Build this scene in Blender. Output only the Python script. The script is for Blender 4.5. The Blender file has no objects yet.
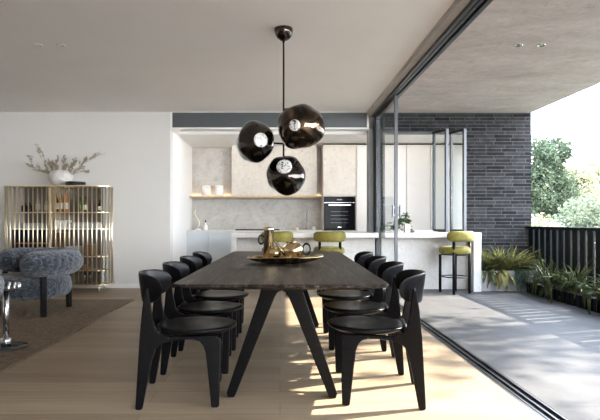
import bpy, bmesh, math, random
from mathutils import Vector, Matrix, noise
PI = math.pi
sc = bpy.context.scene
col = sc.collection
R = math.radians
H = 1.08          # eye height
F = 510.0         # focal length in pixels of a 600 px wide frame

# ------------------------------------------------------------------ materials
def rgb(c): return (c[0], c[1], c[2], 1.0)
class NT:
    def __init__(s, name):
        s.m = bpy.data.materials.new(name); s.m.use_nodes = True
        s.t = s.m.node_tree; s.n = s.t.nodes; s.l = s.t.links
        s.b = s.n['Principled BSDF']; s.out = s.n['Material Output']
        s.pos = None
    def new(s, t, **k):
        n = s.n.new(t)
        for a, v in k.items(): setattr(n, a, v)
        return n
    def link(s, a, b): s.l.new(a, b)
    def P(s):
        if not s.pos:
            s.pos = s.new('ShaderNodeTexCoord').outputs['Object']
        return s.pos
    def scaled(s, sx, sy, sz, vec=None):
        m = s.new('ShaderNodeMapping'); m.inputs['Scale'].default_value = (sx, sy, sz)
        s.link(vec or s.P(), m.inputs['Vector']); return m.outputs['Vector']
    def noise(s, scale, detail=4, rough=.55, vec=None, dist=0):
        n = s.new('ShaderNodeTexNoise'); n.inputs['Scale'].default_value = scale
        n.inputs['Detail'].default_value = detail; n.inputs['Roughness'].default_value = rough
        n.inputs['Distortion'].default_value = dist
        s.link(vec or s.P(), n.inputs['Vector']); return n.outputs['Fac']
    def ramp(s, fac, stops):
        r = s.new('ShaderNodeValToRGB'); e = r.color_ramp.elements
        while len(e) < len(stops): e.new(.5)
        for i, (p, c) in enumerate(stops):
            e[i].position = p; e[i].color = rgb(c)
        s.link(fac, r.inputs['Fac']); return r.outputs['Color']
    def mix(s, a, b, fac=.5, mode='MIX'):
        m = s.new('ShaderNodeMix', data_type='RGBA', blend_type=mode)
        if hasattr(fac, 'node'): s.link(fac, m.inputs[0])
        else: m.inputs[0].default_value = fac
        for v, i in ((a, 6), (b, 7)):
            if hasattr(v, 'node'): s.link(v, m.inputs[i])
            else: m.inputs[i].default_value = rgb(v)
        return m.outputs[2]
    def bump(s, h, strength=.3, dist=.01, normal=None):
        b = s.new('ShaderNodeBump'); b.inputs['Strength'].default_value = strength
        b.inputs['Distance'].default_value = dist
        s.link(h, b.inputs['Height'])
        if normal: s.link(normal, b.inputs['Normal'])
        s.link(b.outputs['Normal'], s.b.inputs['Normal']); return b.outputs['Normal']
    def base(s, c):
        if hasattr(c, 'node'): s.link(c, s.b.inputs['Base Color'])
        else: s.b.inputs['Base Color'].default_value = rgb(c)
    def set(s, **k):
        for a, v in k.items(): s.b.inputs[a.replace('_', ' ')].default_value = v
        return s

def plain(name, c, rough=.5, metal=0, var=.06, scale=6, bump=0, bscale=60, **k):
    t = NT(name)
    c2 = tuple(max(0, x * (1 - var * 2)) for x in c)
    t.base(t.ramp(t.noise(scale), [(.3, c2), (.7, c)]))
    t.set(Roughness=rough, Metallic=metal)
    if bump: t.bump(t.noise(bscale, 3), bump, .004)
    for a, v in k.items(): t.b.inputs[a.replace('_', ' ')].default_value = v
    return t.m

M = {}
M['wall'] = plain('wall_plaster', (.685, .668, .64), .85, var=.012, scale=1.5, bump=.03, bscale=220)
M['white'] = plain('white_paint', (.80, .79, .775), .55, var=.01)
M['ceil'] = plain('ceiling_plaster', (.89, .87, .85), .9, var=.02, scale=1.2)
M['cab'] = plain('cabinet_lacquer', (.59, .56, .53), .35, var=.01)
M['cabblue'] = plain('cabinet_pale_blue', (.58, .63, .67), .35, var=.01)
M['darkpanel'] = plain('dark_grey_panel', (.085, .095, .10), .45, var=.05)
M['frame'] = plain('anodised_frame', (.055, .06, .065), .35, metal=.5, var=.05)
M['frame2'] = plain('bright_anodised_frame', (.15, .165, .18), .3, metal=.7, var=.05)
M['frame3'] = plain('mid_anodised_frame', (.085, .09, .098), .4, metal=.4, var=.05)
M['beam'] = plain('beam_grey_plaster', (.42, .405, .385), .8, var=.02)
M['jamb'] = plain('grey_jamb', (.23, .24, .25), .45, var=.03)
M['black'] = plain('black_metal', (.005, .005, .006), .35, var=.05, Specular_IOR_Level=.15)
M['fence'] = plain('fence_paint', (.003, .006, .008), .55, var=.05, Specular_IOR_Level=.15)
M['brass'] = plain('brass', (.92, .80, .58), .32, metal=1, var=.05)
M['gold'] = plain('polished_gold', (.62, .49, .29), .12, metal=1, var=.04, scale=30, bump=.05, bscale=50)
M['chrome'] = plain('chrome', (.70, .70, .71), .25, metal=1, var=.03)
M['smoke'] = None
M['green'] = None
M['soil'] = plain('soil', (.03, .022, .015), .95, var=.3, scale=40)
M['ovenglass'] = plain('oven_glass', (.006, .006, .007), .08, var=.05, Specular_IOR_Level=.05)
M['white_ceramic'] = plain('white_ceramic', (.82, .81, .79), .4, var=.02)
M['disc'] = plain('black_lacquer', (.02, .022, .026), .25, var=.1)
M['walnut'] = plain('brown_wood', (.16, .09, .045), .5, var=.15, scale=12)
M['copper'] = plain('orange_wood_rack', (.55, .25, .12), .4, var=.1)
M['winebox'] = plain('wine_box', (.012, .014, .018), .5, var=.1)
M['bookblue'] = plain('book_blue_grey', (.16, .20, .24), .5)
M['trunk'] = plain('bark', (.09, .07, .05), .9, var=.25, scale=9, bump=.6, bscale=25)
M['ground'] = plain('garden_soil', (.09, .085, .07), .95, var=.3, scale=2)
M['bottle_amber'] = plain('amber_glass', (.45, .17, .03), .12, var=.05)
M['bottle_green'] = plain('green_glass', (.06, .09, .03), .12, var=.05)
M['bottle_dark'] = plain('dark_glass', (.015, .015, .02), .1, var=.05)
M['bottle_pale'] = plain('pale_glass', (.42, .46, .46), .15, var=.05)
M['label'] = plain('paper_label', (.7, .66, .55), .7, var=.05)
M['pinkcap'] = plain('pink_cap', (.55, .30, .30), .4, var=.05)
M['oak'] = plain('pale_oak', (.56, .42, .24), .5, var=.1, scale=14)
M['twig'] = plain('dried_twig', (.18, .13, .08), .9, var=.2)
M['bud'] = plain('dried_bud', (.40, .33, .24), .9, var=.2)

def m_smoke():
    t = NT('smoky_mirror_glass')
    t.base(t.ramp(t.noise(3.2, 2), [(.3, (.010, .009, .009)), (.52, (.022, .018, .016)), (.75, (.07, .05, .035))]))
    t.set(Metallic=.92, Roughness=.04); t.b.inputs['Coat Weight'].default_value = .6
    t.b.inputs['Coat Roughness'].default_value = .02
    t.bump(t.noise(4.0, 2, .5, dist=1.2), .2, .03)
    return t.m
M['smoke'] = m_smoke()

def m_smoke2():
    t = NT('amber_mirror_glass')
    t.base(t.ramp(t.noise(3.6, 2, dist=1.0), [(.35, (.015, .013, .012)), (.52, (.06, .045, .035)), (.68, (.24, .16, .10))]))
    t.set(Metallic=.92, Roughness=.05)
    t.bump(t.noise(4.5, 2, .5, dist=1.2), .5, .03)
    return t.m
M['smoke2'] = m_smoke2()
def m_velvet():
    t = NT('green_velvet')
    t.base(t.ramp(t.noise(14, 4), [(.3, (.10, .086, .008)), (.7, (.19, .163, .022))]))
    t.set(Roughness=.75); t.b.inputs['Sheen Weight'].default_value = .2
    t.b.inputs['Sheen Tint'].default_value = (.8, .82, .5, 1)
    t.bump(t.noise(180, 2), .2, .003)
    return t.m
M['green'] = m_velvet()

def m_chair():
    t = NT('black_stained_ash')
    n = t.noise(7, 5, .6, t.scaled(1, 12, 12))
    t.base(t.ramp(n, [(.3, (.003, .003, .0034)), (.7, (.007, .007, .008))]))
    t.set(Roughness=.28); t.b.inputs['Specular IOR Level'].default_value = .12
    t.bump(n, .06, .004)
    return t.m
M['chair'] = m_chair()

def m_table():
    t = NT('dark_oak_table')
    v = t.scaled(15, .8, 15)
    n = t.noise(3, 6, .65, v, .6)
    n2 = t.noise(2.2, 3, .5, t.scaled(5, .35, 5), .8)
    c = t.ramp(n, [(.38, (.007, .005, .004)), (.52, (.030, .024, .0205)), (.66, (.11, .092, .078))])
    c = t.mix(c, t.ramp(n2, [(.35, (.6, .6, .6)), (.65, (1, .98, .96))]), .8, 'MULTIPLY')
    t.base(c); t.set(Roughness=.38); t.b.inputs['Specular IOR Level'].default_value = .045
    t.bump(n, .12, .003)
    return t.m
M['table'] = m_table()

def m_floor():
    t = NT('pale_oak_planks')
    br = t.new('ShaderNodeTexBrick'); br.offset = .37; br.offset_frequency = 2
    br.inputs['Scale'].default_value = 1; br.inputs['Brick Width'].default_value = 2.1
    br.inputs['Row Height'].default_value = .19; br.inputs['Mortar Size'].default_value = .0016
    br.inputs['Mortar Smooth'].default_value = .2; br.inputs['Bias'].default_value = 0
    br.inputs['Color1'].default_value = rgb((.35, .27, .183)); br.inputs['Color2'].default_value = rgb((.25, .19, .126))
    br.inputs['Mortar'].default_value = rgb((.14, .10, .07))
    t.link(t.P(), br.inputs['Vector'])
    g = t.noise(2.5, 6, .62, t.scaled(.8, 16, 1), .4)
    g2 = t.noise(1.1, 3, .5, t.scaled(.5, 4, 1))
    c = t.mix(br.outputs['Color'], t.ramp(g, [(.3, (.74, .72, .70)), (.7, (1.06, 1.06, 1.06))]), .8, 'MULTIPLY')
    c = t.mix(c, t.ramp(g2, [(.3, (.86, .86, .86)), (.7, (1.05, 1.04, 1.02))]), .8, 'MULTIPLY')
    t.base(c); t.set(Roughness=.45)
    t.b.inputs['Specular IOR Level'].default_value = .22
    t.bump(br.outputs['Fac'], -.25, .002, t.bump(g, .05, .003))
    return t.m
M['floor'] = m_floor()

def m_tile():
    t = NT('grey_stone_tiles')
    br = t.new('ShaderNodeTexBrick'); br.offset = 0
    br.inputs['Scale'].default_value = 1; br.inputs['Brick Width'].default_value = 1.0
    br.inputs['Row Height'].default_value = 1.0; br.inputs['Mortar Size'].default_value = .004
    br.inputs['Color1'].default_value = rgb((.102, .100, .098)); br.inputs['Color2'].default_value = rgb((.086, .085, .084))
    br.inputs['Mortar'].default_value = rgb((.12, .12, .12))
    t.link(t.P(), br.inputs['Vector'])
    g = t.noise(3.5, 6, .65)
    c = t.mix(br.outputs['Color'], t.ramp(g, [(.3, (.72, .72, .72)), (.7, (1.15, 1.15, 1.15))]), .8, 'MULTIPLY')
    t.base(c); t.set(Roughness=.55); t.b.inputs['Specular IOR Level'].default_value = .15
    t.bump(g, .1, .004)
    return t.m
M['tile'] = m_tile()

def m_brick():
    t = NT('charcoal_roman_brick')
    s = t.new('ShaderNodeSeparateXYZ'); t.link(t.P(), s.inputs[0])
    a = t.new('ShaderNodeMath', operation='ADD'); t.link(s.outputs[0], a.inputs[0]); t.link(s.outputs[1], a.inputs[1])
    cb = t.new('ShaderNodeCombineXYZ'); t.link(a.outputs[0], cb.inputs[0]); t.link(s.outputs[2], cb.inputs[1])
    br = t.new('ShaderNodeTexBrick'); br.offset = .41; br.offset_frequency = 2; br.squash = .8; br.squash_frequency = 3
    br.inputs['Scale'].default_value = 1; br.inputs['Brick Width'].default_value = .31
    br.inputs['Row Height'].default_value = .0565; br.inputs['Mortar Size'].default_value = .006
    br.inputs['Mortar Smooth'].default_value = .4; br.inputs['Bias'].default_value = -.25
    br.inputs['Color1'].default_value = rgb((.029, .029, .030)); br.inputs['Color2'].default_value = rgb((.002, .002, .0025))
    br.inputs['Mortar'].default_value = rgb((.07, .069, .068))
    t.link(cb.outputs[0], br.inputs['Vector'])
    g = t.noise(9, 6, .7, cb.outputs[0])
    c = t.mix(br.outputs['Color'], t.ramp(g, [(.3, (.5, .5, .52)), (.7, (1.35, 1.35, 1.35))]), .85, 'MULTIPLY')
    t.base(c); t.set(Roughness=.85); t.b.inputs['Specular IOR Level'].default_value = .12
    t.bump(br.outputs['Fac'], -.7, .012, t.bump(g, .3, .01))
    return t.m
M['brick'] = m_brick()

def m_concrete(name, a, b, sc_=1.6, rough=.85):
    t = NT(name)
    g = t.noise(sc_, 8, .68, t.scaled(1, 1.8, 1), .5)
    g2 = t.noise(16, 3, .5)
    g3 = t.noise(sc_ * 9, 5, .7)
    c = t.ramp(g, [(.3, a), (.7, b)])
    c = t.mix(c, t.ramp(g2, [(.28, (.72, .72, .72)), (.4, (1, 1, 1))]), .6, 'MULTIPLY')
    c = t.mix(c, t.ramp(g3, [(.3, (.84, .84, .84)), (.7, (1.06, 1.06, 1.06))]), .8, 'MULTIPLY')
    t.base(c); t.set(Roughness=rough)
    t.bump(g, .2, .01)
    return t.m
M['concrete'] = m_concrete('board_concrete', (.41, .373, .35), (.62, .567, .532))
M['planter'] = m_concrete('planter_concrete', (.33, .335, .34), (.44, .445, .45), 4)
M['stone'] = m_concrete('white_terrazzo', (.60, .585, .56), (.74, .725, .70), 6, .5)
M['splash'] = m_concrete('grey_stone_splashback', (.40, .385, .36), (.58, .56, .53), 7, .45)
M['cream'] = m_concrete('cream_stone_panel', (.56, .51, .45), (.66, .615, .555), 2.5, .4)

def m_rug():
    t = NT('jute_rug')
    g = t.noise(30, 4, .75)
    w = t.new('ShaderNodeTexWave'); w.inputs['Scale'].default_value = 18; w.inputs['Distortion'].default_value = 3
    t.link(t.P(), w.inputs['Vector'])
    c = t.ramp(g, [(.3, (.075, .049, .028)), (.7, (.25, .18, .112))])
    c = t.mix(c, t.ramp(w.outputs['Fac'], [(0, (.7, .7, .7)), (1, (1, 1, 1))]), .6, 'MULTIPLY')
    t.base(c); t.set(Roughness=.95)
    t.bump(g, .8, .01)
    return t.m
M['rug'] = m_rug()

def m_boucle():
    t = NT('blue_grey_boucle')
    g = t.noise(19, 5, .7, dist=2)
    t.base(t.ramp(g, [(.40, (.005, .008, .013)), (.53, (.020, .028, .040)), (.66, (.12, .15, .185))]))
    t.set(Roughness=.95); t.b.inputs['Sheen Weight'].default_value = .4
    t.bump(g, 1, .02)
    return t.m
M['boucle'] = m_boucle()

def m_leaf(name, a, b, trans=.35):
    t = NT(name)
    c = t.ramp(t.noise(3.0, 3), [(.3, a), (.7, b)])
    t.base(c); t.set(Roughness=.55); t.b.inputs['Specular IOR Level'].default_value = .2
    tr = t.new('ShaderNodeBsdfTranslucent'); t.link(c, tr.inputs['Color'])
    mx = t.new('ShaderNodeMixShader'); mx.inputs[0].default_value = trans
    t.link(t.b.outputs[0], mx.inputs[1]); t.link(tr.outputs[0], mx.inputs[2])
    t.link(mx.outputs[0], t.out.inputs['Surface'])
    return t.m
M['leaf_dark'] = m_leaf('leaf_dark', (.03, .048, .03), (.085, .115, .065))
M['leaf_olive'] = m_leaf('leaf_olive', (.17, .18, .10), (.38, .37, .24))
M['leaf_grey'] = m_leaf('leaf_grey_green', (.09, .115, .075), (.20, .23, .15))
M['leaf_plant'] = m_leaf('leaf_plant', (.03, .048, .02), (.11, .125, .05), .3)
M['leaf_yellow'] = m_leaf('leaf_yellow', (.16, .16, .055), (.36, .32, .12), .3)
M['leaf_blue'] = m_leaf('leaf_blue', (.10, .17, .14), (.20, .28, .23), .2)
M['leaf_pot'] = m_leaf('leaf_pot', (.05, .09, .035), (.16, .22, .10), .25)

def m_glass():
    t = NT('clear_pane')
    t.n.remove(t.b)
    tr = t.new('ShaderNodeBsdfTransparent'); tr.inputs[0].default_value = (.93, .95, .95, 1)
    gl = t.new('ShaderNodeBsdfGlossy'); gl.inputs['Roughness'].default_value = .01
    lw = t.new('ShaderNodeLayerWeight'); lw.inputs['Blend'].default_value = .5
    pw = t.new('ShaderNodeMath', operation='POWER'); pw.inputs[1].default_value = 5; t.link(lw.outputs['Facing'], pw.inputs[0])
    fr = t.new('ShaderNodeMath', operation='MULTIPLY_ADD'); fr.inputs[1].default_value = .35; fr.inputs[2].default_value = .03; t.link(pw.outputs[0], fr.inputs[0])
    mx = t.new('ShaderNodeMixShader')
    t.link(fr.outputs[0], mx.inputs[0]); t.link(tr.outputs[0], mx.inputs[1]); t.link(gl.outputs[0], mx.inputs[2])
    t.link(mx.outputs[0], t.out.inputs['Surface'])
    return t.m
M['glass'] = m_glass()

def m_emit(name, c, s):
    t = NT(name); t.base(c); t.set(Roughness=.5)
    t.b.inputs['Emission Color'].default_value = rgb(c); t.b.inputs['Emission Strength'].default_value = s
    return t.m
M['led'] = m_emit('warm_led', (1, .72, .48), 4)
M['led2'] = m_emit('neutral_led', (1, .93, .84), 2.6)
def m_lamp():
    t = NT('diffuser_painted_reflections')
    t.base(t.ramp(t.noise(22, 3, .6, dist=2.5), [(.40, (.05, .045, .04)), (.47, (.6, .585, .56))]))  # dark swirls are reflections painted into the disc colour
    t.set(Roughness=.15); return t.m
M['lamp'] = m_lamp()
M['downlight'] = m_emit('downlight_lens', (1, .93, .82), 1.2)

# ------------------------------------------------------------------ mesh builder
class MB:
    def __init__(s): s.v = []; s.f = []; s.sm = []
    def add(s, vs, fs, smooth=False, mat=None):
        o = len(s.v)
        for p in vs:
            p = Vector(p)
            if mat is not None: p = mat @ p
            s.v.append(tuple(p))
        for f in fs: s.f.append([i + o for i in f]); s.sm.append(smooth)
        return s
    def box(s, x0, x1, y0, y1, z0, z1, mat=None):
        vs = [(x, y, z) for z in (z0, z1) for y in (y0, y1) for x in (x0, x1)]
        return s.add(vs, [(0, 2, 3, 1), (4, 5, 7, 6), (0, 1, 5, 4), (2, 6, 7, 3), (0, 4, 6, 2), (1, 3, 7, 5)], False, mat)
    def prism(s, pts, a0, a1, plane='xz', mat=None, f=None, smooth=False):
        # pts: 2-D outline; extruded along the third axis
        n = len(pts); vs = []
        for a in (a0, a1):
            for (u, v) in pts:
                p = {'xz': (u, a, v), 'xy': (u, v, a), 'yz': (a, u, v)}[plane]
                if f: p = f(p)
                vs.append(p)
        fs = [list(range(n))[::-1], list(range(n, 2 * n))]
        for i in range(n):
            j = (i + 1) % n; fs.append((i, j, n + j, n + i))
        return s.add(vs, fs, smooth, mat)
    def tube(s, path, rad, seg=10, caps=True, mat=None):
        path = [Vector(p) for p in path]; n = len(path)
        rs = rad if isinstance(rad, (list, tuple)) else [rad] * n
        vs = []; fs = []; ref = None
        for i, p in enumerate(path):
            d = (path[min(i + 1, n - 1)] - path[max(i - 1, 0)])
            d = d.normalized() if d.length > 1e-9 else Vector((0, 0, 1))
            if ref is None:
                ref = d.cross(Vector((0, 0, 1)))
                if ref.length < .05: ref = d.cross(Vector((0, 1, 0)))
            ref = (ref - d * ref.dot(d)).normalized(); b = d.cross(ref)
            for k in range(seg):
                a = 2 * PI * k / seg
                vs.append(p + (ref * math.cos(a) + b * math.sin(a)) * rs[i])
        for i in range(n - 1):
            for k in range(seg):
                k2 = (k + 1) % seg
                fs.append((i * seg + k, i * seg + k2, (i + 1) * seg + k2, (i + 1) * seg + k))
        if caps:
            fs.append(list(range(seg))[::-1]); fs.append([(n - 1) * seg + k for k in range(seg)])
        return s.add(vs, fs, True, mat)
    def lathe(s, prof, seg=32, c=(0, 0, 0), sx=1, sy=1, mat=None):
        vs = []; fs = []; n = len(prof)
        for (r, z) in prof:
            for k in range(seg):
                a = 2 * PI * k / seg
                vs.append((c[0] + r * sx * math.cos(a), c[1] + r * sy * math.sin(a), c[2] + z))
        for i in range(n - 1):
            for k in range(seg):
                k2 = (k + 1) % seg
                fs.append((i * seg + k, i * seg + k2, (i + 1) * seg + k2, (i + 1) * seg + k))
        fs.append(list(range(seg))[::-1]); fs.append([(n - 1) * seg + k for k in range(seg)])
        return s.add(vs, fs, True, mat)
    def grid(s, fn, nu, nv, closeu=False, closev=False, smooth=True):
        vs = [fn(i / (nu if closeu else nu - 1), j / (nv if closev else nv - 1)) for i in range(nu) for j in range(nv)]
        fs = []
        for i in range(nu if closeu else nu - 1):
            for j in range(nv if closev else nv - 1):
                i2 = (i + 1) % nu; j2 = (j + 1) % nv
                fs.append((i * nv + j, i2 * nv + j, i2 * nv + j2, i * nv + j2))
        return s.add(vs, fs, smooth)
    def build(s, name, mat, parent=None, bevel=0, loc=None, subsurf=0, fixn=True, seg=2):
        me = bpy.data.meshes.new(name); me.from_pydata(s.v, [], s.f)
        me.polygons.foreach_set('use_smooth', s.sm if not bevel else [True] * len(s.f))
        me.update()
        if fixn:
            bm = bmesh.new(); bm.from_mesh(me); bmesh.ops.recalc_face_normals(bm, faces=bm.faces)
            bm.to_mesh(me); bm.free()
        o = bpy.data.objects.new(name, me); col.objects.link(o)
        me.materials.append(mat)
        if bevel:
            b = o.modifiers.new('bevel', 'BEVEL'); b.width = bevel; b.segments = seg
            b.limit_method = 'ANGLE'; b.angle_limit = R(35); b.harden_normals = False
            try:
                sm = o.modifiers.new('wn', 'WEIGHTED_NORMAL'); sm.keep_sharp = True
            except Exception: pass
        if subsurf:
            b = o.modifiers.new('sub', 'SUBSURF'); b.levels = subsurf; b.render_levels = subsurf
        if parent: o.parent = parent
        if loc: o.location = loc
        return o

def tag(o, label, cat, group=None, kind=None):
    o['label'] = label; o['category'] = cat
    if group: o['group'] = group
    if kind: o['kind'] = kind
    return o
def thing(name, label, cat, loc=(0, 0, 0), rz=0, group=None):
    o = bpy.data.objects.new(name, None); col.objects.link(o); o.empty_display_size = .1
    o.location = loc; o.rotation_euler = (0, 0, rz)
    return tag(o, label, cat, group)
def struct(name, mb, mat, **k):
    o = mb.build(name, mat, **k)
    if not k.get('parent'): o['kind'] = 'structure'
    return o
def dup(root, loc=None, rz=None, label=None, group=None):
    r = root.copy(); col.objects.link(r)
    if loc is not None: r.location = loc
    if rz is not None: r.rotation_euler = (0, 0, rz)
    if label: r['label'] = label
    if group: r['group'] = group
    for ch in list(root.children):
        c = ch.copy(); col.objects.link(c); c.parent = r
        for g in list(ch.children):
            d = g.copy(); col.objects.link(d); d.parent = c
    return r
def B(*a): return MB().box(*a)

# ------------------------------------------------------------------ setting
CZ = 2.84
XL, YR = -7.0, -3.2      # left wall, rear wall
struct('floor', B(XL, 1.43, YR, 10.3, -.12, 0), M['floor'])
struct('floor', B(1.57, 4.16, YR, 8.3, -.12, 0), M['tile'])['label'] = 'grey stone terrace paving'
struct('floor', B(1.43, 3.95, 8.3, 10.3, -.12, 0), M['floor'])
struct('ceiling', B(XL, 1.40, YR, 8.22, CZ, 3.1), M['ceil'])
struct('ceiling', B(1.62, 4.09, YR, 8.7, CZ, 3.1), M['concrete'])['label'] = 'concrete soffit over the terrace'
struct('wall_back', B(XL, -1.77, 8.22, 8.42, 0, CZ), M['wall'])
struct('wall_kitchen_left', B(-1.95, -1.77, 8.42, 10.3, 0, 2.56), M['white'])
struct('wall_kitchen_back', B(-1.95, 3.95, 10.3, 10.48, 0, 2.56), M['wall'])
m = B(3.77, 3.95, 8.5, 8.6, 0, 2.56); m.box(3.77, 3.95, 9.65, 10.3, 0, 2.56); m.box(3.77, 3.95, 8.6, 9.65, 0, .3); m.box(3.77, 3.95, 8.6, 9.65, 2.5, 2.56)
struct('wall_kitchen_right', m, M['wall'])
m = B(3.83, 3.88, 8.6, 8.65, .3, 2.5); m.box(3.83, 3.88, 9.6, 9.65, .3, 2.5); m.box(3.83, 3.88, 8.65, 9.6, .3, .35); m.box(3.83, 3.88, 8.65, 9.6, 2.45, 2.5)
w = struct('added_window_1', m, M['frame']); B(3.85, 3.86, 8.65, 9.6, .35, 2.45).build('glass_pane', M['glass'], w)  # unseen window, added to bring daylight into the kitchen
struct('ceiling', B(-1.95, 3.95, 8.40, 10.48, 2.56, 2.8), M['white'])['label'] = 'lowered white kitchen ceiling'
struct('wall_left', B(XL - .2, XL, YR, 8.42, 0, CZ), M['wall'])
struct('wall_rear', B(XL, 1.6, YR - .2, YR, 0, CZ), M['wall'])
# bulkhead above the kitchen opening
struct('wall_bulkhead', B(-1.77, 1.43, 8.24, 8.40, 2.56, CZ), M['white'])
struct('trim_1', B(-1.735, 1.40, 8.215, 8.24, 2.585, 2.825), M['darkpanel'])
m = B(-1.77, -1.735, 8.205, 8.24, 2.56, CZ); m.box(1.40, 1.43, 8.205, 8.24, 2.56, CZ)
m.box(-1.735, 1.40, 8.205, 8.24, 2.56, 2.585); m.box(-1.735, 1.40, 8.205, 8.24, 2.825, CZ)
struct('trim_2', m, M['white'])
# facade beam and sliding door gear
struct('trim_3', B(1.40, 1.62, YR, 8.5, 2.78, 3.1), M['beam'])
m = B(1.47, 1.50, YR, 8.2, 2.745, 2.78); m.box(1.515, 1.545, YR, 8.2, 2.75, 2.78); m.box(1.56, 1.60, YR, 8.2, 2.735, 2.78); m.box(1.50, 1.56, YR, 8.2, 2.77, 2.78)
struct('trim_4', m, M['frame'])
m = B(1.43, 1.57, YR, 8.2, -.1, -.012); m.box(1.43, 1.455, YR, 8.2, -.012, 0)
for x in (1.455, 1.50, 1.55): m.box(x, x + .012, YR, 8.2, -.012, .003)
struct('trim_5', m, M['frame'])
struct('trim_6', B(1.43, 1.51, 8.22, 8.42, 0, 2.56), M['jamb'])
struct('trim_7', B(1.515, 1.60, 8.12, 8.30, 0, 2.745), M['frame'])
struct('baseboard_back', B(XL, -1.77, 8.205, 8.22, 0, .07), M['white'])
# sliding glass door panel left standing at the far end
d = B(1.522, 1.562, 6.76, 6.80, .003, 2.75); d.box(1.525, 1.56, 8.07, 8.115, .003, 2.75)
d.box(1.525, 1.56, 6.80, 8.07, 2.70, 2.75); d.box(1.525, 1.56, 6.80, 8.07, .003, .06)
d = struct('door_1', d, M['frame3'])
B(1.538, 1.547, 6.80, 8.07, .06, 2.70).build('glass_pane', M['glass'], d)
m = B(1.488, 1.50, 6.72, 6.79, 1.13, 1.29); m.box(1.50, 1.522, 6.75, 6.77, 1.15, 1.17); m.box(1.50, 1.522, 6.75, 6.77, 1.25, 1.27)
m.box(1.584, 1.596, 6.72, 6.79, 1.13, 1.29); m.box(1.562, 1.584, 6.75, 6.77, 1.15, 1.17); m.box(1.562, 1.584, 6.75, 6.77, 1.25, 1.27)
m.build('door_handle', M['frame2'], d)
# brick wall with the servery opening
OX0, OX1, OZ0, OZ1 = 1.68, 3.04, .90, 2.54
m = B(OX1, 4.09, 8.3, 8.5, 0, CZ); m.box(1.60, OX1, 8.3, 8.5, OZ1, CZ); m.box(1.60, OX0, 8.3, 8.5, 0, OZ1); m.box(OX0, OX1, 8.3, 8.5, 0, OZ0 - .08)
struct('wall_brick', m, M['brick'])
struct('trim_8', B(OX0, OX1, 8.3, 8.75, OZ0 - .075, OZ0), M['stone'])
m = B(OX0, OX0 + .035, 8.33, 8.40, OZ0, OZ1); m.box(OX0 + .035, OX1, 8.33, 8.40, OZ1 - .04, OZ1); m.box(OX1 - .03, OX1, 8.33, 8.40, OZ0, OZ1 - .04)
struct('window_2', m, M['frame'])
def leaf_panel(x0, y0, x1, y1, name, label):
    # one folded servery panel, standing out from the wall on the bar top
    v = Vector((x1 - x0, y1 - y0, 0)); L = v.length; a = math.atan2(v.y, v.x)
    mat = Matrix.Translation((x0, y0, 0)) @ Matrix.Rotation(a, 4, 'Z')
    m = MB(); z0, z1 = OZ0 + .006, OZ1 - .01
    m.box(0, .03, -.02, .02, z0, z1, mat); m.box(.03, L - .04, -.02, .02, z1 - .04, z1, mat); m.box(.03, L - .04, -.02, .02, z0, z0 + .04, mat)
    o = struct(name, m, M['frame']); o['label'] = label
    MB().box(L - .04, L, -.028, .028, z0, z1, mat).build('stile', M['frame3'], o, bevel=.008)
    MB().box(.03, L - .04, -.004, .004, z0 + .04, z1 - .04, mat).build('glass_pane', M['glass'], o)
leaf_panel(2.50, 8.31, 2.62, 7.98, 'window_3', 'folded servery window panel nearer the middle of the opening')
leaf_panel(2.78, 8.31, 2.90, 7.98, 'window_4', 'folded servery window panel against the brick wall')

# ------------------------------------------------------------------ kitchen
KC = 'grey kitchen'
def cabinet(x0, x1, z0, z1, yf, mat, label, splits=(), yb=10.27, cat='cabinet', name='kitchen_cabinet', group=None):
    t = thing(name, label, cat, ((x0 + x1) / 2, (yf + yb) / 2, 0), 0, group)
    cx, cy = (x0 + x1) / 2, (yf + yb) / 2
    def Bx(a, b, c, d, e, f): return B(a - cx, b - cx, c - cy, d - cy, e, f)
    Bx(x0, x1, yf + .022, yb, z0, z1).build('body', mat, t)
    zs = [z0 + .003] + list(splits) + [z1 - .003]
    for a, b in zip(zs[:-1], zs[1:]):
        Bx(x0 + .003, x1 - .003, yf, yf + .02, a + .002, b - .002).build('door', mat, t, bevel=.0015)
    return t
struct('wall_splashback', B(-1.77, .82, 10.27, 10.3, .90, 2.555), M['splash'])
bx = [-1.765, -1.35, -.90, -.40, .20, .815]
bl = ['pale blue base cabinet in the left corner of the kitchen niche', 'pale blue base cabinet second from the niche side wall, beside the island end',
      'pale blue base cabinet half hidden behind the left end of the island', 'pale blue base cabinet hidden behind the island under the cooktop',
      'pale blue base cabinet behind the island next to the oven tower']
for i in range(5):
    cabinet(bx[i], bx[i + 1] - .003, .0, .868, 9.65, M['cabblue'], bl[i], group='base cabinets under the back worktop')
o = B(-1.765, .815, 9.63, 10.268, .87, .90).build('worktop', M['stone'], bevel=.003)
tag(o, 'thin stone worktop along the back of the kitchen niche', 'worktop')
def stone_panel(x0, x1, y0, y1, z0, z1, name, mat, lab, cat):
    o = B(x0, x1, y0, y1, z0, z1).build(name, mat, bevel=.003); return tag(o, lab, cat)
stone_panel(-1.765, .815, 9.93, 10.268, 1.537, 1.575, 'wall_shelf', M['oak'], 'long pale oak shelf across the kitchen niche', 'shelf')
t = thing('range_hood', 'wide cream stone-clad range hood above the oak shelf', 'range hood', (-.11, 10.11, 1.577))
B(-.83, .83, -.16, .155, 0, .98).build('cladding', M['cream'], t, bevel=.003)
B(-.45, .45, -.15, .145, -.0015, -.0005).build('filter', M['frame'], t)
for (x0, x1, lab) in ((-1.74, -.97, 'warm light strip on the shelf behind the two white canisters'), (.735, .80, 'short warm light strip on the shelf beside the oven tower')):
    tag(B(x0, x1, 10.245, 10.266, 1.576, 1.588).build('light_strip', M['led']), lab, 'light')
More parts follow.
